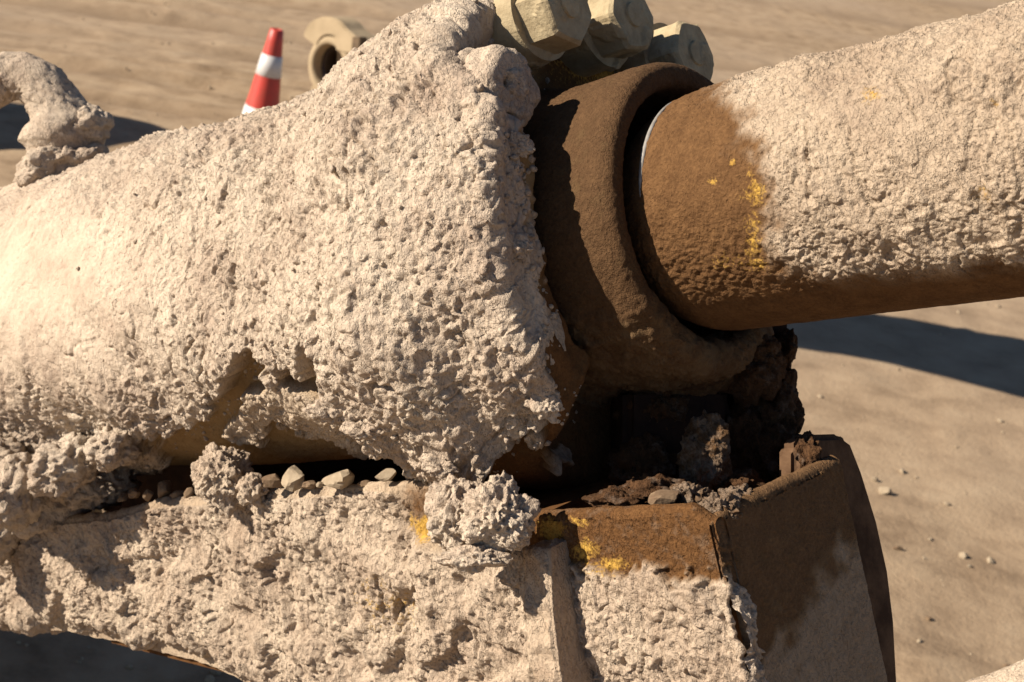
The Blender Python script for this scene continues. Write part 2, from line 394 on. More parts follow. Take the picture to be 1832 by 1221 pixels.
S = np.repeat(prof[:, 0], len(th)); RR = np.repeat(prof[:, 1], len(th)); TH = np.tile(np.degrees(th), len(prof))
# packed mud over the flange front and its bolts on the near side: the rim and front face stand further forward there
pack = sstep(-150, -130, TH) * (1 - sstep(-60, -42, TH)) * sstep(0.150, 0.164, RR + 0.008 * fbm(pts * 30, 2))
fr = pack * sstep(-0.11, -0.056, S)
er = np.cos(np.radians(TH))[:, None] * Uw + np.sin(np.radians(TH))[:, None] * Vw
fwd = (0.076 + 0.008 * fbm(pts * 14 + 6, 2)) * fr; inw = 0.014 * fr * sstep(0.17, 0.21, RR)
pts = pts + fwd[:, None] * Aw - inw[:, None] * er
n = grid_normals(pts.reshape(g.shape), True); n = n * np.sign((n[200, :300] * (g[200, :300] - g[200].mean(0))).sum()); nn = n.reshape(-1, 3)
px, py, dd = project(pts)
rag = 26 * fbm(pts * 20 + 2, 3) + 9 * pn(pts * 95 + 8)
crust_poly = [(-400, 0), (500, -250), (885, -200), (890, 0), (905, 70), (925, 150), (945, 230), (945, 330), (960, 420), (965, 520), (975, 600), (985, 665), (1005, 715), (985, 755), (930, 765), (880, 790), (850, 830),
              (800, 858), (765, 850), (735, 805), (690, 755), (650, 720), (625, 680), (605, 615), (590, 600), (575, 640), (520, 660), (480, 625), (455, 650), (415, 670), (395, 715), (350, 750), (300, 765), (265, 785), (235, 800), (215, 850), (180, 900), (150, 940),
              (110, 950), (40, 980), (-60, 1000), (-400, 1000)]
sdist = polysd(px, py, crust_poly) + rag
crust = sstep(-5, 7, sdist)
patch = np.clip(blob(px, py, 610, 735, 110, 46) + blob(px, py, 510, 700, 70, 34) + blob(px, py, 670, 775, 60, 32) + blob(px, py, 440, 760, 50, 26) + blob(px, py, 250, 810, 60, 36), 0, 1)
patch = sstep(0.52, 0.68, patch + 0.35 * fbm(pts * 40, 3))
lowpatch = sstep(0.55, 0.7, blob(px, py, 1000, 815, 42, 20) + blob(px, py, 960, 775, 22, 14) + blob(px, py, 800, 815, 40, 40) + 0.4 * fbm(pts * 45, 3))
smooth_zone = np.clip(1.15 * blob(px, py, 60, 490, 250, 130), 0, 1) + 0.5 * blob(px, py, 150, 640, 260, 80)
smooth_zone = np.clip(smooth_zone, 0, 1)
rough = 1 - 0.78 * smooth_zone
h, jit = mud(pts, 1.0, 1.0, 1.0, 1.0)
cover = np.clip(np.maximum(crust, 0.75 * np.maximum(patch, lowpatch)), 0, 1)
face = (S > -0.052) & (RR < 0.236)
thick = 0.013 + 0.010 * fbm(pts * 9 + 4, 2) + 0.012 * sstep(-0.3, -0.1, S)
thick = np.maximum(thick, 0.004) + 0.013 * blob(px, py, 560, 640, 250, 90)
ff = (S > -0.075) * (1 - sstep(0.215, 0.237, RR))
thick = thick * (1 - ff) + ff * (0.004 * pack + 0.003)
rough = rough * (1 - 0.55 * ff)
thick = thick * (1 - 0.55 * fr)
bare_h = 0.0007 * fbm(pts * 110, 3) + 0.0010 * fbm(pts * 30, 2)
off = cover * (thick + rough * h) + (1 - cover) * bare_h
newp = pts + nn * off[:, None] + jit * (cover * rough)[:, None]
me = raw_mesh('arm_body', newp, grid_faces(len(prof), len(th), True))
brown = np.maximum(sstep(930, 985, px + 0.6 * rag) * (1 - cover) , sstep(820, 900, px) * sstep(740, 790, py) * (1 - cover))
yel = blob(px, py, 1080, 120, 90, 35) * (1 - cover) * 0.75
attrs(me, crust=np.clip(cover, 0, 1), brown=np.clip(brown, 0, 1), paint=np.clip(yel, 0, 1), smooth=np.clip(np.maximum(0.72 * smooth_zone, 0.5 * ff), 0, 1))
link('arm_body', me, MUD, arm)
ARMPX = project(newp)
def arm_depth(x, y, w=5):
    k = (np.abs(ARMPX[0] - x) < w) & (np.abs(ARMPX[1] - y) < w)
    return float(ARMPX[2][k].min()) if k.any() else None
ARM = dict(p=newp, n=nn.copy(), sd=sdist, rough=rough, facing=((CO - newp) * nn).sum(1) > 0)

# ------------------------------------------------------------------ nuts round the flange
def nut(theta_deg, mudded, seed, ds=0.0, rb=0.213):
    t = math.radians(theta_deg); c = Cw + ds * Aw + rb * (math.cos(t) * Uw + math.sin(t) * Vw); r = np.random.RandomState(seed)
    e1 = unit(math.cos(t) * Uw + math.sin(t) * Vw); e2 = np.cross(Aw, e1); rot = r.uniform(0, 1.0)
    rings = [(-0.046 - ds, 0.043, 1), (-0.034, 0.043, 1), (-0.0335, 0.0385, 0), (-0.004, 0.0385, 0), (0.0, 0.0345, 0.3), (0.0002, 0.0125, 1), (0.003, 0.0120, 1), (0.004, 0.0, 1)]
    if mudded: rings = [(a_, b_ * (0.84 if t < 0 else 1.0), c_) for a_, b_, c_ in rings]
    m_ = 72; ph = np.linspace(0, 2 * math.pi, m_, endpoint=False)
    hexr = math.cos(math.pi / 6) / np.cos(((ph + rot) % (math.pi / 3)) - math.pi / 6)
    prof_ = []
    for (s0, r0, k0), (s1, r1, k1) in zip(rings[:-1], rings[1:]):
        for q in np.linspace(0, 1, 10, endpoint=False): prof_.append((s0 + (s1 - s0) * q, r0 + (r1 - r0) * q, k0 + (k1 - k0) * q))
    prof_.append(rings[-1]); pr = np.array(prof_)
    rad = pr[:, 1:2] * (hexr[None] * (1 - pr[:, 2:3]) + pr[:, 2:3])
    q = c + pr[:, 0][:, None, None] * Aw + rad[..., None] * (np.cos(ph)[None, :, None] * e1 + np.sin(ph)[None, :, None] * e2)
    nr = grid_normals(q, True)
    if (nr[25] * (q[25] - q[25].mean(0))).sum() < 0: nr = -nr
    f = q.reshape(-1, 3); nf = nr.reshape(-1, 3); hh, jj = mud(f, 0.4, 0.5 if mudded else 0.10, 0.6 if mudded else 0.25, 0.2, seed)
    cov = sstep(-0.1, 0.25, fbm(f * 26 + seed, 3) + (0.5 if mudded else -0.12) + 0.15 * nf[:, 2])
    f = f + nf * (cov * (hh + (0.004 if mudded else 0.0008)) + (0.0005 if mudded else 0.0002) * fbm(f * 160, 2))[:, None] + jj * cov[:, None] * 0.6
    me_ = raw_mesh('nut', f, grid_faces(len(pr), m_, True), mudded); attrs(me_, crust=np.clip(0.5 + cov * 0.5, 0, 1), brown=np.zeros(len(f)), paint=np.zeros(len(f)))
    return link('nut', me_, MUD if mudded else NUTM, arm)
for k, (t, md, ds, rb) in enumerate(((-47, True, 0.022, .203), (-12, False, .026, .220), (15.5, False, .026, .220), (41.5, False, .030, .234), (-72, True, 0.022, .192), (-94, True, .020, .190), (-113, True, 0.026, .200))):
    nut(t, md, 3 + k, ds, rb)

# ------------------------------------------------------------------ retaining collar
coll_kn = [(-.046, .158), (-.04, .152), (-.02, .148), (.02, .1465), (.06, .1465), (.080, .1462), (.090, .1445), (.0965, .140), (.0985, .134), (.0985, .128), (.096, .1225), (.088, .1195), (.066, .118), (.04, .118), (.0, .117)]
pr = resample(smooth_profile(coll_kn), lambda s: 0.0017)
th2 = theta_pts(math.radians(-215), math.radians(60), 360, 60)
g = revolve(pr, th2, Cw, Aw, Uw, Vw); n = grid_normals(g, True)
if (n[60] * (g[60] - g[60].mean(0))).sum() < 0: n = -n
pts = g.reshape(-1, 3); nn = n.reshape(-1, 3); px, py, _ = project(pts)
low = sstep(470, 640, py); dirt = sstep(0.1, 0.5, low * 0.6 + 0.5 * fbm(pts * 28, 3)) * low
hh, jj = mud(pts, 0.3, 0.55, 0.9, 0.0, 40)
off = 0.0005 * fbm(pts * 60, 3) + 0.0007 * pn(pts * 330) + 0.0012 * sstep(0.25, 0.5, pn(pts * 120)) * (0.3 + low) + dirt * (0.004 + hh)
me = raw_mesh('retaining_collar', pts + nn * off[:, None] + jj * (dirt * 0.8)[:, None], grid_faces(len(pr), len(th2), True))
attrs(me, crust=0.12 * dirt, brown=np.full(len(pts), 1.0) - 0.2 * dirt, paint=np.zeros(len(pts)))
BRN = earth_material('brown_soil_crust', brown=((0.078, 0.041, 0.019), (0.140, 0.077, 0.036)))
link('retaining_collar', me, BRN, arm)

# ------------------------------------------------------------------ elbow pipe on the arm
def tube_path(name, path, radii, mat, parent, n_around=90, step=0.002, mudk=None, seed=0, brownv=0.0):
    path = np.asarray(path, float); radii = np.asarray(radii, float)
    kn = np.concatenate([path, radii[:, None]], 1); P4 = np.concatenate([[2 * kn[0] - kn[1]], kn, [2 * kn[-1] - kn[-2]]]); out = []
    for k in range(len(kn) - 1):
        p0, p1, p2_, p3 = P4[k:k + 4]; m_ = max(3, int(np.linalg.norm(p2_[:3] - p1[:3]) / step))
        for t in np.linspace(0, 1, m_, endpoint=False):
            out.append(0.5 * (2 * p1 + (p2_ - p0) * t + (2 * p0 - 5 * p1 + 4 * p2_ - p3) * t * t + (3 * p1 - p0 - 3 * p2_ + p3) * t ** 3))
    out.append(kn[-1]); c = np.array(out); T = unit_rows(np.gradient(c[:, :3], axis=0))
    r0 = unit(np.cross(T[0], [0.3, 0.5, 0.8])); e1 = []
    for t in T: r0 = unit(r0 - (r0 @ t) * t); e1.append(r0)
    e1 = np.array(e1); e2 = np.cross(T, e1); ph = np.linspace(0, 2 * math.pi, n_around, endpoint=False)
    q = c[:, None, :3] + np.maximum(c[:, 3], 0.0005)[:, None, None] * (np.cos(ph)[None, :, None] * e1[:, None] + np.sin(ph)[None, :, None] * e2[:, None])
    n = unit_rows((q - c[:, None, :3]).reshape(-1, 3)); f = q.reshape(-1, 3)
    if mudk:
        hh, jj = mud(f, *mudk, seed=seed); f = f + n * hh[:, None] + jj * mudk[1]
    nf = len(f); f = np.concatenate([f, [c[0, :3]], [c[-1, :3]]])
    fc = grid_faces(len(c), n_around, True); k = np.arange(n_around); k2 = (k + 1) % n_around
    cap0 = np.stack([np.full(n_around, nf), k2, k, k], 1); cap1 = np.stack([np.full(n_around, nf + 1), (len(c) - 1) * n_around + k, (len(c) - 1) * n_around + k2, (len(c) - 1) * n_around + k2], 1)
    fc = fc[:, ::-1]
    me_ = bpy.data.meshes.new(name)
    tris = np.concatenate([fc[:, [0, 1, 2]], fc[:, [0, 2, 3]], cap0[:, [0, 2, 1]], cap1[:, [0, 2, 1]]])
    me_ = raw_mesh(name, f, tris); attrs(me_, crust=np.full(len(f), 1.0 - brownv), brown=np.full(len(f), brownv), paint=np.zeros(len(f)))
    return link(name, me_, mat, parent)
d0 = 1.93; k0 = d0 / FPX
elbow = tube_path('elbow_pipe', [P(x, y, d0) for x, y in ((-190, 470), (-160, 390), (-120, 300), (-75, 220), (-30, 165), (15, 138), (58, 142), (86, 172), (102, 202), (109, 225), (113, 248), (114, 270), (114, 292), (114, 340))],
                  [40 * k0, 38 * k0, 37 * k0, 37 * k0, 38 * k0, 40 * k0, 41 * k0, 44 * k0, 50 * k0, 68 * k0, 74 * k0, 62 * k0, 60 * k0, 70 * k0], MUD, arm, 90, 0.0024, (0.7, 0.5, 0.6, 0.5), 5)
link('fitting', clod_mesh('fitting', P(165, 226, d0 - 0.01), [dir_to_world([0.026, 0.004, 0]), dir_to_world([0, 0.026, 0]), dir_to_world([0, 0, 0.03])], 17, 5, 0.5), MUD, elbow)
link('mud_mound', clod_mesh('mud_mound', P(116, 306, d0), [dir_to_world([0.062, 0.014, 0]), dir_to_world([-0.004, 0.042, 0]), dir_to_world([0, 0, 0.06])], 21, 6, 0.7), MUD, arm)

# hanging drips of mud below the arm at the left
for k, (x, y, d, rx, ry) in enumerate(((120, 835, 1.68, 52, 52), (30, 880, 1.72, 48, 62), (205, 800, 1.64, 46, 36), (-40, 840, 1.75, 70, 60), (165, 868, 1.80, 70, 40), (70, 905, 1.84, 84, 48), (-30, 960, 1.88, 60, 60))):
    s_ = d / FPX
    link('mud_lump', clod_mesh('mud_lump', P(x, y, d), [dir_to_world([rx * s_, 0, 0]), dir_to_world([0.2 * ry * s_, ry * s_, 0]), dir_to_world([0, 0, 0.05])], 31 + k, 5, 1.0), MUD, arm)
for k, (x, y, d, rx, ry) in enumerate(((975, 728, 1.20, 30, 22), (930, 262, 1.22, 22, 20), (930, 440, 1.20, 28, 20), (790, 835, 1.24, 30, 20), (650, 770, 1.3, 34, 16), (585, 738, 1.3, 40, 16))):
    d = (arm_depth(x, y) or d) - 0.001; s_ = d / FPX
    link('mud_lump', clod_mesh('mud_lump', P(x, y, d), [dir_to_world([rx * s_, -0.2 * ry * s_, 0]), dir_to_world([0, ry * s_, 0]), dir_to_world([0, 0, 0.4 * rx * s_])], 61 + k, 5, 0.6), MUD, arm)
ARMPX = None
settle(arm)

# ------------------------------------------------------------------ strut tube on the right
strut = thing('strut_tube', Ew - 0.11 * Uw, 'thick pale mud-coated steel tube running right from the brown collar', 'machine strut')
tgt = cam3(1832, 278, 1.095); At_c = unit(tgt - E_c); Vt_c = unit(np.array([0, 0, 1]) - At_c[2] * At_c); Ut_c = np.cross(Vt_c, At_c)
if Ut_c[1] < 0: Ut_c = -Ut_c
Atw, Utw, Vtw = (dir_to_world(v) for v in (At_c, Ut_c, Vt_c))
tk = [(-.05, .085), (-.03, .097), (-.012, .105), (.0, .1085), (.012, .110), (.05, .110), (.2, .110), (.4, .1105), (.55, .111), (1.4, .111)]
pr = resample(smooth_profile(tk), lambda s: 0.0013 if s < 0.4 else 0.004 if s < 0.5 else 0.02)
th3 = theta_pts(math.radians(-195), math.radians(25), 470, 50)
g = revolve(pr, th3, Ew, Atw, Utw, Vtw); n = grid_normals(g, True)
if (n[100] * (g[100] - g[100].mean(0))).sum() < 0: n = -n
pts = g.reshape(-1, 3); nn = n.reshape(-1, 3); px, py, _ = project(pts)
rag = 40 * fbm(pts * 22 + 5, 4) + 14 * fbm(pts * 110, 2)
cp = [(1290, 100), (1300, 190), (1330, 260), (1360, 330), (1372, 390), (1385, 450), (1405, 495), (1500, 503), (1600, 500), (1700, 495), (1832, 480), (2400, 440), (2400, -400), (1500, -300)]
crust = sstep(-40, 46, polysd(px, py, cp) + rag)
midr = 1 - 0.75 * np.clip(blob(px, py, 1250, 300, 90, 100) + 0.7 * blob(px, py, 1560, 210, 170, 60), 0, 1)
lowb = sstep(0, 40, polysd(px, py, [(1130, 330), (1390, 470), (1410, 515), (2400, 480), (2400, 1200), (1100, 1200)]) * -1 + 30)
under = 1 - sstep(-34, 34, polysd(px, py, [(1000, 535), (1250, 535), (1420, 520), (1832, 492), (2400, 440), (2400, 1500), (1000, 1500)]) + 0.6 * rag)
hh, jj = mud(pts, 0.75, 0.60, 0.9, 0.8, 70)
hb = 0.0011 * fbm(pts * 70 + 3, 3) + 0.0028 * (0.6 - worley(pts * 170 + 0.3 * rag[:, None] / 20)) * (0.3 + 0.7 * sstep(380, 470, py)) + 0.0008 * pn(pts * 380)
off = crust * under * (0.0035 + midr * hh) + (1 - crust) * under * hb * midr + (1 - under) * (0.0005 * fbm(pts * 80, 2))
me = raw_mesh('tube_body', pts + nn * off[:, None] + jj * (0.6 * crust * under * midr)[:, None], grid_faces(len(pr), len(th3), True))
yel = 0.0
for x, y, rx, ry, a in ((1350, 340, 20, 36, .72), (1345, 430, 20, 54, .66), (1355, 470, 30, 16, .64), (1558, 172, 26, 15, .66), (1782, 185, 8, 10, .7), (1765, 345, 16, 16, .6), (1275, 325, 8, 8, .7), (1310, 292, 8, 8, .8), (1300, 465, 40, 16, .45)):
    yel = np.maximum(yel, a * blob(px, py, x, y, rx, ry))
attrs(me, crust=crust * under, brown=np.clip(np.maximum(1 - crust, 0.74 * (1 - under)), 0, 1), paint=yel * 0.8)
link('tube_body', me, earth_material('tube_mud', brown=((0.11, 0.054, 0.022), (0.20, 0.104, 0.043)), bare=((0.16, 0.08, 0.03), (0.24, 0.13, 0.055)), crust=((0.40, 0.30, 0.215), (0.51, 0.395, 0.285), (0.61, 0.485, 0.355))), strut)
sp = np.array([(-.008, .1045), (-.008, .1075), (-.006, .1090), (-.0045, .1090), (-.003, .108), (-.003, .106)])
sa = np.radians(np.linspace(-82, -18, 70)); sw = np.sin(np.linspace(0, math.pi, 70)) ** 0.5
g = revolve(sp, sa, Ew, Atw, Utw, Vtw); ctr = g[:1].mean(0, keepdims=True); mid_ = g.mean(0, keepdims=True); g = mid_ + (g - mid_) * sw[None, :, None]
link('seal_ring', raw_mesh('seal_ring', g.reshape(-1, 3), grid_faces(len(sp), 70)), GREY, strut)
settle(strut)

# ------------------------------------------------------------------ push beam below
Ab_c = unit([0.72, 0.117, -0.68]); dn = np.array([0.22, -0.96, 0.0]); dn[2] = (Ab_c[0] * dn[0] + Ab_c[1] * dn[1]) / 0.68; Dn_c = unit(dn - (dn @ Ab_c) * Ab_c)
Nf_c = np.cross(Ab_c, Dn_c)
if Nf_c[2] > 0: Nf_c = -Nf_c
B0 = P(770, 865, 1.338); Ab, Dn, Nf = (dir_to_world(v) for v in (Ab_c, Dn_c, Nf_c))
beam = thing('push_beam', B0 + 0.28 * Dn - 0.12 * Nf, 'heavy mud-coated box beam with a brown open end below the flared arm', 'machine beam')
def plate(name, t0, t1, top_fn, h_fn, thick, poly_thin, brown_fn, paint_list, mat, parent, step=0.00125, bulge=None, mudk=(1.1, 1.15, 1, 1.1), seed=100, crust_fn=None, o=B0, wall=False, round_b=0.0):
    """upright plate facing Nf: front skin with mud relief, rounded top edge, back skin"""
    nt = int((t1 - t0) / step); t = np.linspace(t0, t1, nt)
    if wall: t[-2] = t[-1] - 0.0002
    top = top_fn(t); hh_ = h_fn(t)
    nd = int(np.max(hh_) / step); w = np.linspace(0, 1, nd)
    front = o + t[:, None, None] * Ab + (top[:, None] + w[None] * hh_[:, None])[..., None] * Dn
    front = front - (round_b * np.clip((w - 0.80) / 0.20, 0, 1) ** 2)[None, :, None] * Nf
    k = np.linspace(0, math.pi, 14)[:-1][::-1]; r = thick / 2       # rounded top edge from back to front
    cap = (o + t[:, None, None] * Ab + (top[:, None] + 0 * k[None])[..., None] * Dn + (-r * np.sin(k))[None, :, None] * Dn + (-r + r * np.cos(k))[None, :, None] * Nf)
    back = (o + t[:, None, None] * Ab + (top[:, None] + np.linspace(1, 0.02, 6)[None] * hh_[:, None])[..., None] * Dn - thick * Nf)
    g_ = np.concatenate([back, cap, front], 1)
    n_ = grid_normals(g_)
    if (n_[nt // 2, -nd // 2] @ Nf) < 0: n_ = -n_
    f = g_.reshape(-1, 3); nf = n_.reshape(-1, 3); px_, py_, _ = project(f)
    isf = np.tile(np.concatenate([np.zeros(6), np.linspace(0, 1, len(k)) ** 2 * 0.6, np.ones(nd)]), nt)
    cr = crust_fn(px_, py_, f) * isf; hm, jm = mud(f, *mudk, seed=seed)
    tk_ = 0.006 + 0.006 * fbm(f * 12 + seed, 2)
    if bulge is not None: tk_ = tk_ + bulge(px_, py_, f)
    bh = 0.0006 * fbm(f * 90, 3) + 0.0017 * (0.6 - worley(f * 190)) * isf
    ed = np.minimum(1, np.minimum(np.repeat(np.arange(nt), g_.shape[1]), np.repeat(nt - 1 - np.arange(nt), g_.shape[1])) / 6.0)
    if wall:
        ii = np.repeat(np.arange(nt), g_.shape[1]); ed = np.minimum(1, ii / 6.0) * (ii < nt - 1)
    if wall:
        rp = np.clip((np.repeat(np.arange(nt), g_.shape[1]) - (nt - 16)) / 14.0, 0, 1); f = f + ((0.004 * rp * (0.3 + 1.6 * fbm(f * 55 + 3, 3)) * isf * (0.25 + 0.75 * cr))[:, None]) * Ab
    off_ = (cr * (tk_ + hm) + (1 - cr) * bh) * ed
    me_ = raw_mesh(name, f + nf * off_[:, None] + jm * (cr * ed)[:, None], grid_faces(nt, g_.shape[1]))
    ye = np.zeros(len(f))
    for x, y, rx, ry, a in paint_list: ye = np.maximum(ye, a * blob(px_, py_, x, y, rx, ry))
    attrs(me_, crust=np.maximum(cr, 0.75), brown=brown_fn(px_, py_, f), paint=ye * isf)
    return link(name, me_, mat, parent)
# left run of the side plate
def topL(t): return 0.06 * sstep(0.03, 0.08, t) + 0.004 + 0.014 * sstep(-0.42, -0.62, t) + 0.004 * pn(np.stack([t * 9, 0 * t, 0 * t], 1)) + 0.0015 * pn(np.stack([t * 60, 0 * t, 0 * t], 1))
def hL(t): return 0.175 + 0.115 * sstep(-0.85, 0.1, t) - 0.020 * (1 - sstep(-0.6, -0.3, t))
def crL(x, y, f):
    lim = 885 + 0 * x
    return sstep(-12, 10, y - np.interp(x, [-100, 200, 380, 540, 690, 730, 745, 790, 990], [860, 895, 888, 876, 872, 905, 975, 985, 985]) + 10 * fbm(f * 30, 3) + 12)
def buL(x, y, f):
    b = 0.020 * blob(x, y, 850, 1060, 110, 90) + 0.012 * blob(x, y, 900, 1180, 120, 60) + 0.010 * blob(x, y, 780, 1000, 50, 40) + 0.008 * blob(x, y, 540, 940, 60, 50)
    hol = sstep(0.12, 0.34, pn(f * 17 + 61)) * sstep(960, 1060, y + 0.12 * x)
    return b - 0.010 * hol + 0.006 * np.maximum(fbm(f * 26 + 8, 2), -0.2) * sstep(930, 1010, y)
def brL(x, y, f): return 0.95 * blob(x, y, 752, 905, 34, 48) * (x < 800)
side = plate('side_plate', -1.12, 0.135, topL, hL, 0.014, None, brL, ((758, 945, 16, 22, 1.0), (735, 930, 12, 20, .55), (700, 1080, 60, 60, .35)), MUDB, beam, bulge=buL, crust_fn=crL, mudk=(1.2, 0.9, 1, 1.2), seed=110, round_b=0.045, step=0.0014)
# right run, a little lower and set back by its own thickness
B1 = P(1265, 912, 1.118); Ab1 = Ab
tr0 = -0.225
def topR(t): return 0 * t + 0.001 * pn(np.stack([t * 40, 0 * t, 0 * t], 1)) + 0.004 + 0.013 * sstep(-0.022, 0.004, t)
def hR(t): return 0 * t + 0.24
def crR(x, y, f):
    return sstep(-8, 8, y - np.interp(x, [900, 1035, 1100, 1160, 1220, 1270, 1400], [1010, 1015, 1020, 1012, 1030, 1035, 1040]) + 20 * fbm(f * 34, 2) + 16 * fbm(f * 120, 2))
def brR(x, y, f): return 1 - crR(x, y, f)
plate('end_side_plate', tr0, 0.004, topR, hR, 0.016, None, brR, ((992, 945, 26, 26, 1.0), (1050, 985, 30, 22, .62), (1090, 1010, 45, 14, .6), (1030, 930, 30, 14, .5)), MUDB, beam, bulge=lambda x, y, f: 0.004 * blob(x, y, 1250, 1000, 50, 60), crust_fn=crR, mudk=(0.6, 0.85, 1, 0.6), seed=130, o=B1, wall=True)

# end plate across the beam: faces right and towards the camera
Q0 = P(1270, 943, 1.114); dirE = unit(P(1505, 832, 1.268) - Q0); dirE = unit(dirE - (dirE @ Dn) * Dn * 0.0)
nE = unit(np.cross(dirE, Dn)); nE = nE if nE @ (CO - Q0) > 0 else -nE
ne_w, ne_h = 170, 190
LE = np.linalg.norm(P(1505, 832, 1.268) - Q0)
ww = np.linspace(0.002, LE, ne_w); tf = np.clip(ww / 0.03, 0.12, 1.0)[:, None, None]; wh = np.linspace(0, 0.26, ne_h)
kk = np.linspace(0, math.pi, 12)[:-1][::-1]; r = 0.0095
front = Q0 + ww[:, None, None] * dirE + wh[None, :, None] * Dn
cap = Q0 + ww[:, None, None] * dirE + tf * (-r * np.sin(kk))[None, :, None] * Dn + tf * (-r + r * np.cos(kk))[None, :, None] * nE
back = Q0 + ww[:, None, None] * dirE + np.linspace(0.25, 0.004, 5)[None, :, None] * Dn - 2 * r * tf * nE
g = np.concatenate([back, cap, front], 1); n = grid_normals(g)
if n[80, -80] @ nE < 0: n = -n
pts = g.reshape(-1, 3); nn = n.reshape(-1, 3); px, py, _ = project(pts)
dust = np.clip(blob(px, py, 1540, 1090, 80, 160) + blob(px, py, 1470, 1210, 150, 110), 0, 1) * 0.9
dust = sstep(0.3, 0.75, dust + 0.3 * fbm(pts * 30, 3))
wcol = np.repeat(ww, g.shape[1]); isfr = np.tile(np.concatenate([np.zeros(5), np.zeros(len(kk)), np.ones(ne_h)]), ne_w)
ecr = sstep(0.0, 0.004, 0.024 - wcol + 0.012 * fbm(pts * 36, 3)) * isfr * sstep(955, 1000, py)
hh, jj = mud(pts, 0.8, 0.9, 1, 0.4, 170)
off = 0.0007 * fbm(pts * 60, 3) + 0.0006 * pn(pts * 300) + ecr * (0.005 + hh)
me = raw_mesh('end_plate', pts + nn * off[:, None] + jj * ecr[:, None], grid_faces(ne_w, g.shape[1]))
ebr = sstep(1000, 1050, py) * ecr
attrs(me, crust=np.maximum(0.55 * dust, ebr), brown=np.clip(1 - 0.72 * dust - ebr, 0, 1), paint=np.zeros(len(pts)))
ENDM = earth_material('dusty_brown_plate', brown=((0.125, 0.068, 0.032), (0.215, 0.122, 0.058)))
endp = link('end_plate', me, ENDM, beam)
EDGE = Q0 + np.linspace(0.004, 0.26, 400)[:, None] * Dn + 0.003 * nE
pe = Q0 - 0.004 * Ab - 0.007 * Nf
prism('corner_weld', [pe, pe + 0.011 * dirE, pe + 0.011 * dirE + 0.24 * Dn, pe + 0.24 * Dn], -0.012 * nE + 0.003 * Nf, SOIL, beam, 0.003, 2)
# far plate that closes the beam end, higher than the rest
far_px = [(1425, 800), (1440, 778), (1508, 776), (1524, 788), (1545, 842), (1572, 930), (1592, 1020), (1603, 1110), (1610, 1240), (1612, 1330), (1425, 1330)]
oF = P(1505, 832, 1.268) - 0.024 * nE - 0.006 * dirE
loop = [on_plane(x, y, oF, nE) for x, y in far_px]
prism('far_plate', loop, -0.022 * nE, simple('dark_brown_plate', (0.06, 0.030, 0.015), (0.16, 0.092, 0.050), 28, 0.9, 0.15, 260, 0.0010), beam, 0.006, 3)
# floor of the channel that carries the stones
fl0 = B0 - 0.78 * Ab + 0.052 * Dn - 0.008 * Nf; fl1 = B0 + 0.14 * Ab + 0.034 * Dn - 0.008 * Nf
prism('channel_floor', [fl0, fl1, fl1 - 0.30 * Nf, fl0 - 0.30 * Nf], 0.02 * Dn, SOIL, beam)
fr0 = B1 - 0.23 * Ab + 0.035 * Dn - 0.012 * Nf; fr1 = B1 - 0.02 * Ab + 0.035 * Dn - 0.012 * Nf
prism('pocket_floor', [fr0, fr1, fr1 - 0.22 * Nf, fr0 - 0.22 * Nf], 0.02 * Dn, SOIL, beam)
prism('back_plate', [B0 - 1.15 * Ab - 0.31 * Nf - 0.10 * Dn, B0 + 0.10 * Ab - 0.31 * Nf - 0.06 * Dn, B0 + 0.10 * Ab - 0.31 * Nf + 0.28 * Dn, B0 - 1.15 * Ab - 0.31 * Nf + 0.08 * Dn], -0.016 * Nf, RUST, beam)
prism('bottom_plate', [B0 - 0.70 * Ab - 0.02 * Nf + 0.175 * Dn, B0 + 0.14 * Ab - 0.02 * Nf + 0.275 * Dn, B0 + 0.14 * Ab - 0.30 * Nf + 0.275 * Dn, B0 - 0.70 * Ab - 0.30 * Nf + 0.175 * Dn], 0.014 * Dn, SOIL, beam)
prism('beam_tail', [B0 - 1.125 * Ab + 0.022 * Dn, B0 - 1.125 * Ab + 0.165 * Dn, B0 - 2.7 * Ab + 0.165 * Dn, B0 - 2.7 * Ab + 0.022 * Dn], -0.30 * Nf, CAST, beam, 0.012, 3)
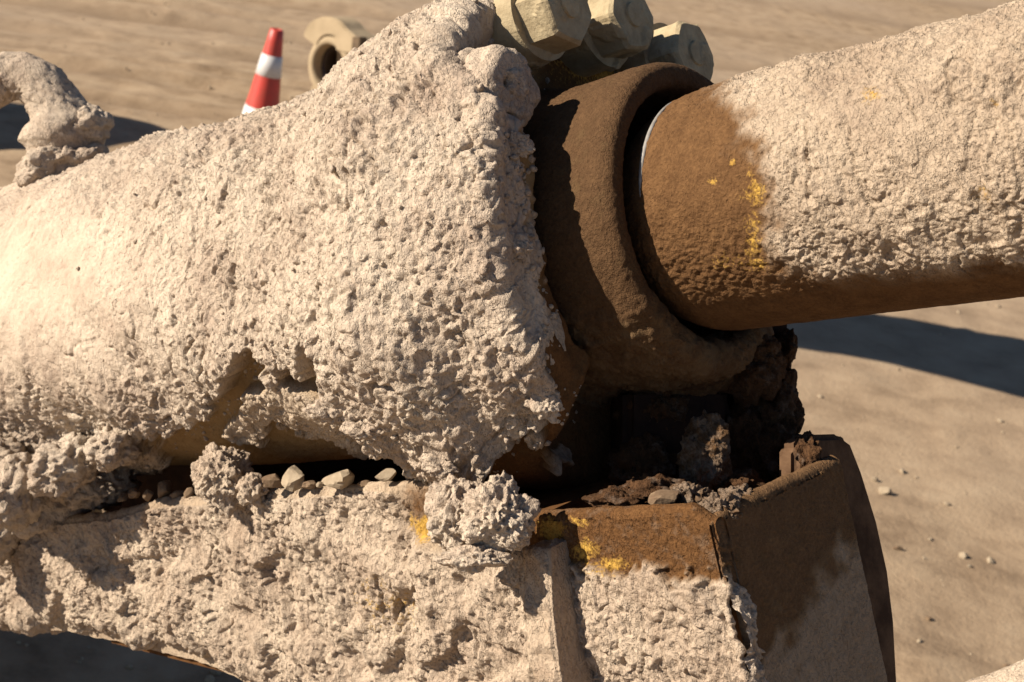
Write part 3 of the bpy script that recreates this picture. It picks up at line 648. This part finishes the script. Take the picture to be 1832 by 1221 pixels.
# bracket fin standing on the front of the beam
oB = on_plane(990, 968, B1, Nf); tb = 0.030
def fin():
    pr_ = np.array([(0.0, -0.004), (0.0, 0.022), (0.05, 0.036), (0.10, 0.044), (0.20, 0.050), (0.26, 0.05), (0.26, -0.004)])
    q = [oB + a * Dn + b_ * Nf - 0.5 * tb * Ab for a, b_ in pr_]
    v = []; fc = []
    nu, nv_ = 26, 150; outer = resample(pr_[:6], lambda s: 0.0016); m_ = len(outer); ks = np.linspace(-0.5, 0.5, nu)
    # skin: left side, outer edge, right side
    secs = []
    for j in np.linspace(0, 1, 26)[:-1]: secs.append((j, -0.5))
    for j in ks: secs.append((1.0, j))
    for j in np.linspace(1, 0, 26)[1:]: secs.append((j, 0.5))
    sec = np.array(secs)
    P_ = oB + outer[:, 0][:, None, None] * Dn + (-0.004 + (outer[:, 1][:, None] + 0.004) * sec[None, :, 0])[..., None] * Nf + (tb * sec[:, 1])[None, :, None] * Ab
    n_ = grid_normals(P_)
    if n_[m_ // 2, 38] @ Nf < 0: n_ = -n_
    f = P_.reshape(-1, 3); nf = n_.reshape(-1, 3); px_, py_, _ = project(f)
    onedge = np.tile(sstep(0.8, 1.0, sec[:, 0]) * (1 - 0.9 * (sec[:, 1] > 0.42)), m_); c_ = np.clip(onedge * (0.6 + fbm(f * 40, 2)), 0, 1)
    hm, jm = mud(f, 0.5, 0.6, 1, 0.5, 150)
    f = f + nf * (c_ * (hm + 0.002) + 0.0006 * fbm(f * 120, 3))[:, None] + jm * (0.5 * c_)[:, None]
    me_ = raw_mesh('bracket_fin', f, grid_faces(m_, len(sec))); attrs(me_, crust=np.full(len(f), 0.9), brown=0.35 * blob(px_, py_, 1000, 965, 60, 24), paint=np.zeros(len(f)))
    return link('bracket_fin', me_, MUDB, beam)
fin()
settle(beam)

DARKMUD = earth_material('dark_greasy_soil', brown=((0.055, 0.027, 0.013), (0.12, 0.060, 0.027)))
# ------------------------------------------------------------------ pivot yoke in the shade under the collar
yoke = thing('pivot_yoke', P(1280, 905, 1.40), 'dark rusty pivot block in deep shade below the brown collar', 'pivot')
ny = unit(CO - P(1280, 760, 1.38)); ny = unit(ny + 0.55 * Aw)
oY = P(1290, 760, 1.375)
yp = [(1100, 600), (1412, 560), (1411, 640), (1414, 676), (1404, 692), (1418, 730), (1434, 782), (1440, 850), (1440, 960), (1100, 960)]
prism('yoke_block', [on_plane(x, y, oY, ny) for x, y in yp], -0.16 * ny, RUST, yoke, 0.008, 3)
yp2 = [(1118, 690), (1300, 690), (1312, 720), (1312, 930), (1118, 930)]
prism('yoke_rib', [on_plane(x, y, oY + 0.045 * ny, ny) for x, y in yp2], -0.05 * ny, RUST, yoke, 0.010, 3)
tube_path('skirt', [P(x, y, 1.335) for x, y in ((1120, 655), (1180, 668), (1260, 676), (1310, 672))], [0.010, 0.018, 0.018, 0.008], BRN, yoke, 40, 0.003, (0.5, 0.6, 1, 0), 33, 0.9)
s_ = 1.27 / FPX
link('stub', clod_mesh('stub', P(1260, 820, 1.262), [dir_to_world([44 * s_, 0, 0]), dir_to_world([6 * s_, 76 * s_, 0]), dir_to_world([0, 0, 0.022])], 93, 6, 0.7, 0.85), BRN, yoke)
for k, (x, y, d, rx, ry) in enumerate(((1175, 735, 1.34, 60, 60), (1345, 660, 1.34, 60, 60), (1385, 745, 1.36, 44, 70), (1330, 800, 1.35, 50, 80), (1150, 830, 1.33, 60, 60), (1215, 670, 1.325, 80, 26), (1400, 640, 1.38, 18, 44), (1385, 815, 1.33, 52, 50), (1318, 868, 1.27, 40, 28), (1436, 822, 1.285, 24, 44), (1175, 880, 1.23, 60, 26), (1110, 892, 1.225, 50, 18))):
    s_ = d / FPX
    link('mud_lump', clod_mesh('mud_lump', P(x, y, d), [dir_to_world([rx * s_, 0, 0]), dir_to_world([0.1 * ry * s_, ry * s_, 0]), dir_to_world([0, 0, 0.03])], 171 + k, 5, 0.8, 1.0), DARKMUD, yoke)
settle(yoke)

# ------------------------------------------------------------------ loose clods and stones lying on the machine
def clod_thing(x, y, d, rx, ry, rz, seed, label, mat=MUDB, sub=6, amp=1.0, lean=0.0):
    s = d / FPX
    o = link('mud_clod', clod_mesh('mud_clod', P(x, y, d) * 0, [dir_to_world([rx * s, lean * rx * s, 0]), dir_to_world([-lean * ry * s, ry * s, 0]), dir_to_world([0, 0, rz * s])], seed, sub, amp, 0.75 if mat is BRN else 0.0), mat)
    o.location = P(x, y, d); return tag(o, label, 'mud clod', 'clods of dried mud on the beam')
clod_thing(893, 925, 1.205, 58, 62, 50, 201, 'big crumbly pale mud clod in the gap of the beam beside the bracket fin', MUD)
clod_thing(822, 925, 1.235, 52, 68, 46, 202, 'upright crumbly mud clod just left of the biggest clod, right of the yellow patch', MUD, amp=0.9)
clod_thing(850, 1000, 1.20, 60, 20, 34, 203, 'flat slab of mud below the two clods in the beam gap', MUD, amp=0.6)
clod_thing(398, 858, 1.53, 46, 56, 40, 204, 'tall crumbly mud clod wedged between arm and beam at left', MUDB)
clod_thing(452, 878, 1.50, 26, 28, 24, 205, 'small mud clod leaning right of the tall wedged clod', MUDB, sub=5, amp=0.7)
clod_thing(1290, 912, 1.15, 36, 24, 30, 206, 'dark crumbly clod in the corner of the beam end', BRN, sub=6, amp=1.0)
clod_thing(1318, 892, 1.18, 28, 20, 30, 207, 'dark crumbly clod behind the corner clod, against the end plate', BRN, sub=5, amp=1.0)
clod_thing(1236, 888, 1.19, 34, 22, 30, 208, 'low dark crumbly clod at the foot of the lit stub', BRN, sub=5, amp=1.0)
def stone(x, y, d, rx, ry, seed, label, mat=STONE, group='stones lying on the beam top'):
    s = d / FPX; v = [dir_to_world([rx * s, 0.1 * rx * s, 0]), dir_to_world([0, ry * s, 0]), dir_to_world([0, 0, 0.8 * rx * s])]
    o = link('stone', rock_mesh('stone', np.zeros(3), v, seed, 3), mat); o.location = P(x, y, d); return tag(o, label, 'stone', group)
stone(608, 856, 1.415, 40, 20, 1, 'largest pale sunlit stone on the beam edge under the arm')
stone(690, 851, 1.375, 22, 16, 2, 'pale stone right of the largest one on the beam edge')
stone(572, 869, 1.42, 9, 7, 3, 'tiny round stone at the left foot of the largest beam stone')
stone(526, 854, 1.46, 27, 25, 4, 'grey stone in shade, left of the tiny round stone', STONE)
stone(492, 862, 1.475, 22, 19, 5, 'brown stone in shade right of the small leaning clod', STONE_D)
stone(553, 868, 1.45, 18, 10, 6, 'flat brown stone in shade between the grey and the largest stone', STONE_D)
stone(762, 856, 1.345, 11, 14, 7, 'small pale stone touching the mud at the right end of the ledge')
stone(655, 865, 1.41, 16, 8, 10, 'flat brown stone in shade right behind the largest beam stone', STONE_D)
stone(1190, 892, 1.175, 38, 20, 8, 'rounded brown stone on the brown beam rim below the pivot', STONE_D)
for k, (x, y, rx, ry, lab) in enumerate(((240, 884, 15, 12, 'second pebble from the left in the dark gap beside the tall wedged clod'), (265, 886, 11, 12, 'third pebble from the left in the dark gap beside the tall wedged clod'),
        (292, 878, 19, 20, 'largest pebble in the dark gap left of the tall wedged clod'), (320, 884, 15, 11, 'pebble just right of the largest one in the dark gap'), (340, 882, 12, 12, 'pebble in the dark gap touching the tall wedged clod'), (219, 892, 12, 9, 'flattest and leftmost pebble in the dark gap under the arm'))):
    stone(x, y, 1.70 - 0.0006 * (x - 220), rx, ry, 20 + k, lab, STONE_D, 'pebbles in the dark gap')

# ------------------------------------------------------------------ crumbs stuck on the crust (uncountable)
def crumbs(name, src_pts, src_n, prob_mask, count, rmin, rmax, mat, parent, seed, brownv=0.0):
    r = np.random.RandomState(seed); idx = np.nonzero(prob_mask)[0]
    if len(idx) == 0: return
    idx = r.choice(idx, count); v, f = ICO[2]; nv = len(v)
    rad = rmin + (rmax - rmin) * r.rand(count) ** 3
    V = np.empty((count, nv, 3), np.float32)
    for k in range(8):      # eight shapes
        sel = np.nonzero(np.arange(count) % 8 == k)[0]
        shp = v * (1 + 0.45 * fbm(v * 1.6 + 9.1 * k, 2))[:, None]
        V[sel] = shp[None] * rad[sel][:, None, None] * (0.7 + 0.6 * r.rand(len(sel), 1, 3))
    V += (src_pts[idx] + src_n[idx] * (0.2 * rad)[:, None])[:, None, :]
    F_ = (f[None] + (np.arange(count) * nv)[:, None, None]).reshape(-1, 3)
    me_ = raw_mesh(name, V.reshape(-1, 3), F_); k = count * nv
    attrs(me_, crust=np.ones(k), brown=np.full(k, brownv), paint=np.zeros(k))
    o = link(name, me_, mat, parent); o['kind'] = 'stuff'
    if parent: o.matrix_parent_inverse = Matrix.Translation(-parent.location)
    return o
r_ = np.random.RandomState(5)
edgep = (1 - sstep(12, 70, np.abs(ARM['sd'] - 6))) + 0.10 * (ARM['sd'] > 0) * ARM['rough'] ** 2
sel = ARM['facing'] & (r_.rand(len(edgep)) < edgep)
crumbs('crumbs', ARM['p'], ARM['n'], sel, 1200, 0.0008, 0.0034, MUD, arm, 5)
ARM = None

# ------------------------------------------------------------------ other machine parts at the frame's lower corners
def corner_bar(name, path, radii, label, mudk=(1, 0.9, 1, 0.6), mat=MUDB):
    o = tube_path(name, path, radii, mat, None, 70, 0.006, mudk, 55); return tag(o, label, 'machine part')
corner_bar('guard_bar', [P(1300, 1560, 1.12), P(1700, 1330, 1.02), P(1790, 1285, 1.0), P(1900, 1240, 0.98), P(2100, 1160, 0.94), P(2700, 960, 0.85)], [0.03] * 6, 'pale mud-coated bar just entering the lower right corner', (0.3, 0.3, 0.6, 0.2))

# ------------------------------------------------------------------ traffic cone
gc = G(452, 285); cone = thing('traffic_cone', (0, 0, 0), 'red traffic cone with white reflective bands standing on the dirt', 'traffic cone')
del cone['_loc']
def ring_mesh(name, prof_, mat, parent, n_=64, cap=False):
    prof_ = np.array(prof_); ph = np.linspace(0, 2 * math.pi, n_, endpoint=False)
    q = np.stack([prof_[:, 1:2] * np.cos(ph), prof_[:, 1:2] * np.sin(ph), prof_[:, 0:1] + 0 * ph], -1)
    return link(name, raw_mesh(name, q.reshape(-1, 3), grid_faces(len(prof_), n_, True)), mat, parent)
HC = 0.70
def cr_(z): return 0.125 - (0.125 - 0.034) * z / HC
ring_mesh('cone_body', [(0.0, 0.001), (0.0, 0.17), (0.012, 0.175), (0.03, 0.172), (0.034, 0.14), (0.045, 0.126)] + [(z, cr_(z)) for z in np.linspace(0.06, HC - 0.006, 12)] + [(HC, 0.028), (HC - 0.004, 0.020), (HC - 0.05, 0.018)], RED, cone)
for z0, z1 in ((0.455, 0.565), (0.17, 0.285)):
    ring_mesh('reflective_band', [(z0, cr_(z0)), (z0 + 0.001, cr_(z0) + 0.0025), (z1 - 0.001, cr_(z1) + 0.0025), (z1, cr_(z1))], WHITE, cone)
cone.location = (gc[0], gc[1], ground_z(gc[0], gc[1]) + 0.004); cone.rotation_euler = (0.0, math.radians(5.5), 0.2)

# ------------------------------------------------------------------ cast pivot lug lying on the ground behind
gl = G(600, 235); dl = (gl - CO) @ CF
lug = thing('cast_pivot_lug', gl, 'dusty tan steel casting with a round dark bore and curved top lug, behind the cone', 'machine part')
ux = unit([0.62, 0.78, 0.0]); uz = np.array([0, 0, 1.0]); uy = np.cross(uz, ux)          # ux: bore axis, pointing away to the right
k_ = dl / FPX
cb = P(588, 122, dl)
def revl(name, prof_, mat, parent, n_=72, c=cb, sx=1.0):
    prof_ = np.array(prof_, float); ph = np.linspace(0, 2 * math.pi, n_, endpoint=False)
    q = c + prof_[:, 0][:, None, None] * ux + prof_[:, 1][:, None, None] * (np.cos(ph)[None, :, None] * uy + np.sin(ph)[None, :, None] * uz)
    return link(name, raw_mesh(name, q.reshape(-1, 3), grid_faces(len(prof_), n_, True)), mat, parent)
R1 = 40 * k_; R2 = 55 * k_
revl('housing', [(0.30, R1 * .96), (0.02, R1), (0.0, R1 * 1.05), (-0.008, R1 * 1.15), (0.0, R2), (0.03, R2 * 1.05), (0.12, R2 * 1.08), (0.45, R2 * 1.02), (0.48, R2 * .9), (0.48, 0.001)], CAST, lug)
revl('bore_lining', [(0.06, R1 * .99), (0.06, R1 * .82), (0.07, R1 * .80), (0.28, R1 * .78), (0.29, 0.001)], DARKB, lug)
# upper lug: a curved hook seen from the side, extruded along the bore axis
def arc(c, r, a0, a1, n_): return [(c[0] + r * math.cos(math.radians(a)), c[1] + r * math.sin(math.radians(a))) for a in np.linspace(a0, a1, n_)]
hk = arc((582, 72), 42, 190, 330, 14) + [(640, 70), (650, 84), (640, 100), (600, 92)] + arc((588, 84), 20, 300, 170, 9)
planeo = cb - 0.01 * ux; pn_ = unit(np.array([-0.62, -0.78, 0]))
prism('top_lug', [on_plane(x, y, planeo, pn_) for x, y in hk], 0.16 * ux, CAST, lug, 0.012, 3)
prism('stop_block', [on_plane(x, y, cb - 0.05 * ux, pn_) for x, y in ((630, 66), (644, 67), (643, 90), (628, 88))], 0.06 * ux, simple('dusty_dark_block', (0.12, 0.08, 0.045), (0.18, 0.12, 0.07)), lug, 0.004)
zt = (cb[2] - 0.02)
foot = [cb + a * uy + z * uz for a, z in ((-R2 * 0.95, -R1 * 0.9), (R2 * 0.9, -R1 * 0.9), (R2 * 1.3, -cb[2] + 0.0), (-R2 * 1.6, -cb[2] + 0.0))]
prism('foot', [q + 0.03 * ux for q in foot], 0.40 * ux, CAST, lug, 0.012, 2)
prism('side_web', [on_plane(x, y, cb + 0.10 * ux, pn_) for x, y in ((600, 80), (700, 75), (760, 110), (760, 230), (600, 230))], 0.12 * ux, CAST, lug, 0.015, 2)
settle(lug)

# ------------------------------------------------------------------ stones on the ground
def pebble(x, y, r_px, seed, label, group='stones lying on the dirt right of the beam', mat=STONE):
    q = G(x, y); d = (q - CO) @ CF; r = r_px * d / FPX; z = ground_z(q[0], q[1])
    o = link('ground_stone', rock_mesh('ground_stone', np.zeros(3), [np.array([r, 0, 0]), np.array([0, r * 0.8, 0]), np.array([0, 0, r * 0.6])], seed, 3), mat)
    o.location = (q[0], q[1], z + 0.3 * r); o.rotation_euler = (0, 0, seed * 1.7); return tag(o, label, 'stone', group)
pebble(1582, 888, 15, 301, 'pale flat stone on the dirt nearest to the beam end')
pebble(1772, 1001, 11, 302, 'bright pale stone on the dirt near the right edge')
pebble(1606, 985, 9, 303, 'dark stone on the dirt below the pale flat stone', mat=STONE_D)
pebble(1664, 966, 6, 304, 'small white stone on the dirt between two larger stones')
pebble(1654, 1000, 6, 305, 'small pale stone just below the small white one')
pebble(1662, 1108, 8, 306, 'small brown stone on the dirt in the lower right', mat=STONE_D)
pebble(1805, 1190, 10, 307, 'brown stone beside the bar in the lower right corner', mat=STONE_D)
pebble(1614, 848, 9, 308, 'half-buried pale stone above the flat stone')
pebble(1644, 1152, 9, 309, 'tan stone on the dirt below the small brown stone')
# fine gravel
rg = np.random.RandomState(12); cnt = 2600
gxp = rg.uniform(-4.5, 6.5, cnt); gyp = 2.6 + 9.5 * rg.rand(cnt) ** 1.6; v, f = ICO[1]
rad = 0.003 + 0.011 * rg.rand(cnt) ** 4
V = v[None] * rad[:, None, None] * (0.6 + 0.7 * rg.rand(cnt, 1, 3)) * (1 + 0.35 * (rg.rand(cnt, len(v), 1) - 0.5))
zz = np.array([ground_z(a, b_) for a, b_ in zip(gxp, gyp)])
V += np.stack([gxp, gyp, zz + 0.2 * rad], 1)[:, None]
grv = link('gravel', raw_mesh('gravel', V.reshape(-1, 3), (f[None] + (np.arange(cnt) * len(v))[:, None, None]).reshape(-1, 3), False), STONE)
tag(grv, 'fine pale gravel scattered over the dirt', 'gravel', kind='stuff')

# ------------------------------------------------------------------ unseen shadow casters added outside the frame for the ground in view
def cast_pt(px, py, h):                                 # point at height h whose shadow falls on a ground pixel
    q = G(px, py); return q + SUN * (h / SUN[2])
over_caster = thing('overhead_caster', (0, 0, 0), 'unseen shadow caster added above the view, shading the dirt behind the tube', 'machine part')  # added unseen plate, outlined from the ground shadow behind the tube
del over_caster['_loc']
hb_ = 1.95
tp = [(700, 440), (1100, 530), (1450, 548), (1600, 568), (1900, 622), (2500, 720), (2500, 860), (1832, 716), (1600, 652), (1500, 634), (1400, 624), (1100, 600), (700, 520)]
prism('caster_plate', [cast_pt(x, y, hb_) for x, y in tp], np.array([0, 0, 0.05]), CAST, over_caster)
e0 = cast_pt(700, 480, hb_ + 0.02)
tube_path('caster_prop', [e0 + np.array([0.15, 0.0, 0]), e0 + np.array([-1.5, -0.3, 0.1]), e0 + np.array([-3.2, -0.5, 0.0]), np.array([e0[0] - 4.6, e0[1] - 0.6, 1.2]), np.array([e0[0] - 4.8, e0[1] - 0.6, 0.0])], [0.12] * 5, CAST, over_caster, 24, 0.05)
st = thing('shadow_post', (0, 0, 0), 'unseen tapering post added left of the view, shading the dirt behind the elbow pipe', 'machine part')  # added unseen post, outlined from the tapering ground shadow at left
del st['_loc']
lp = [(-420, 160), (0, 186), (100, 197), (190, 206), (270, 222), (332, 243), (270, 252), (190, 268), (90, 276), (0, 274), (-420, 300)]
tip = G(332, 243)
hs = 1.5; dir2 = np.array([SUN_H[0], SUN_H[1], 0]); Ls = hs / math.tan(SUN_EL)
side2 = np.array([-SUN_H[1], SUN_H[0], 0])
base = np.array([tip[0], tip[1], 0]) + dir2 * Ls
def upr(px, py):                                        # onto the upright plane facing the sun through the post
    q = G(px, py); t = (q - base) @ -dir2; return base + side2 * ((q - base) @ side2) + np.array([0, 0, max(t, 0) * math.tan(SUN_EL)])
prism('shadow_post_plate', [upr(x, y) for x, y in lp[1:-1]] + [base + side2 * 0.5, base - side2 * 0.5][::1], 0.04 * dir2, CAST, st)

low_caster_ = thing('low_caster', (0, 0, 0), 'unseen shadow caster added left of the view, shading the dirt under the beam', 'machine part')  # added unseen plate, cut to throw shadow on the ground under the beam
del low_caster_['_loc']
fp = [(-500, 1120), (-100, 1140), (60, 1158), (200, 1185), (330, 1215), (560, 1275), (560, 1600), (-500, 1600)]
prism('low_caster_plate', [cast_pt(x, y, 0.9) for x, y in fp], np.array([0, 0, 0.06]), CAST, low_caster_)
q_ = cast_pt(-500, 1300, 0.9)
prism('low_caster_leg', [q_ + np.array(v_) for v_ in ((0, 0, 0.03), (0.1, 0, 0.03), (0.1, 0.3, 0.03), (0, 0.3, 0.03))], np.array([0, 0, -0.95]), CAST, low_caster_)
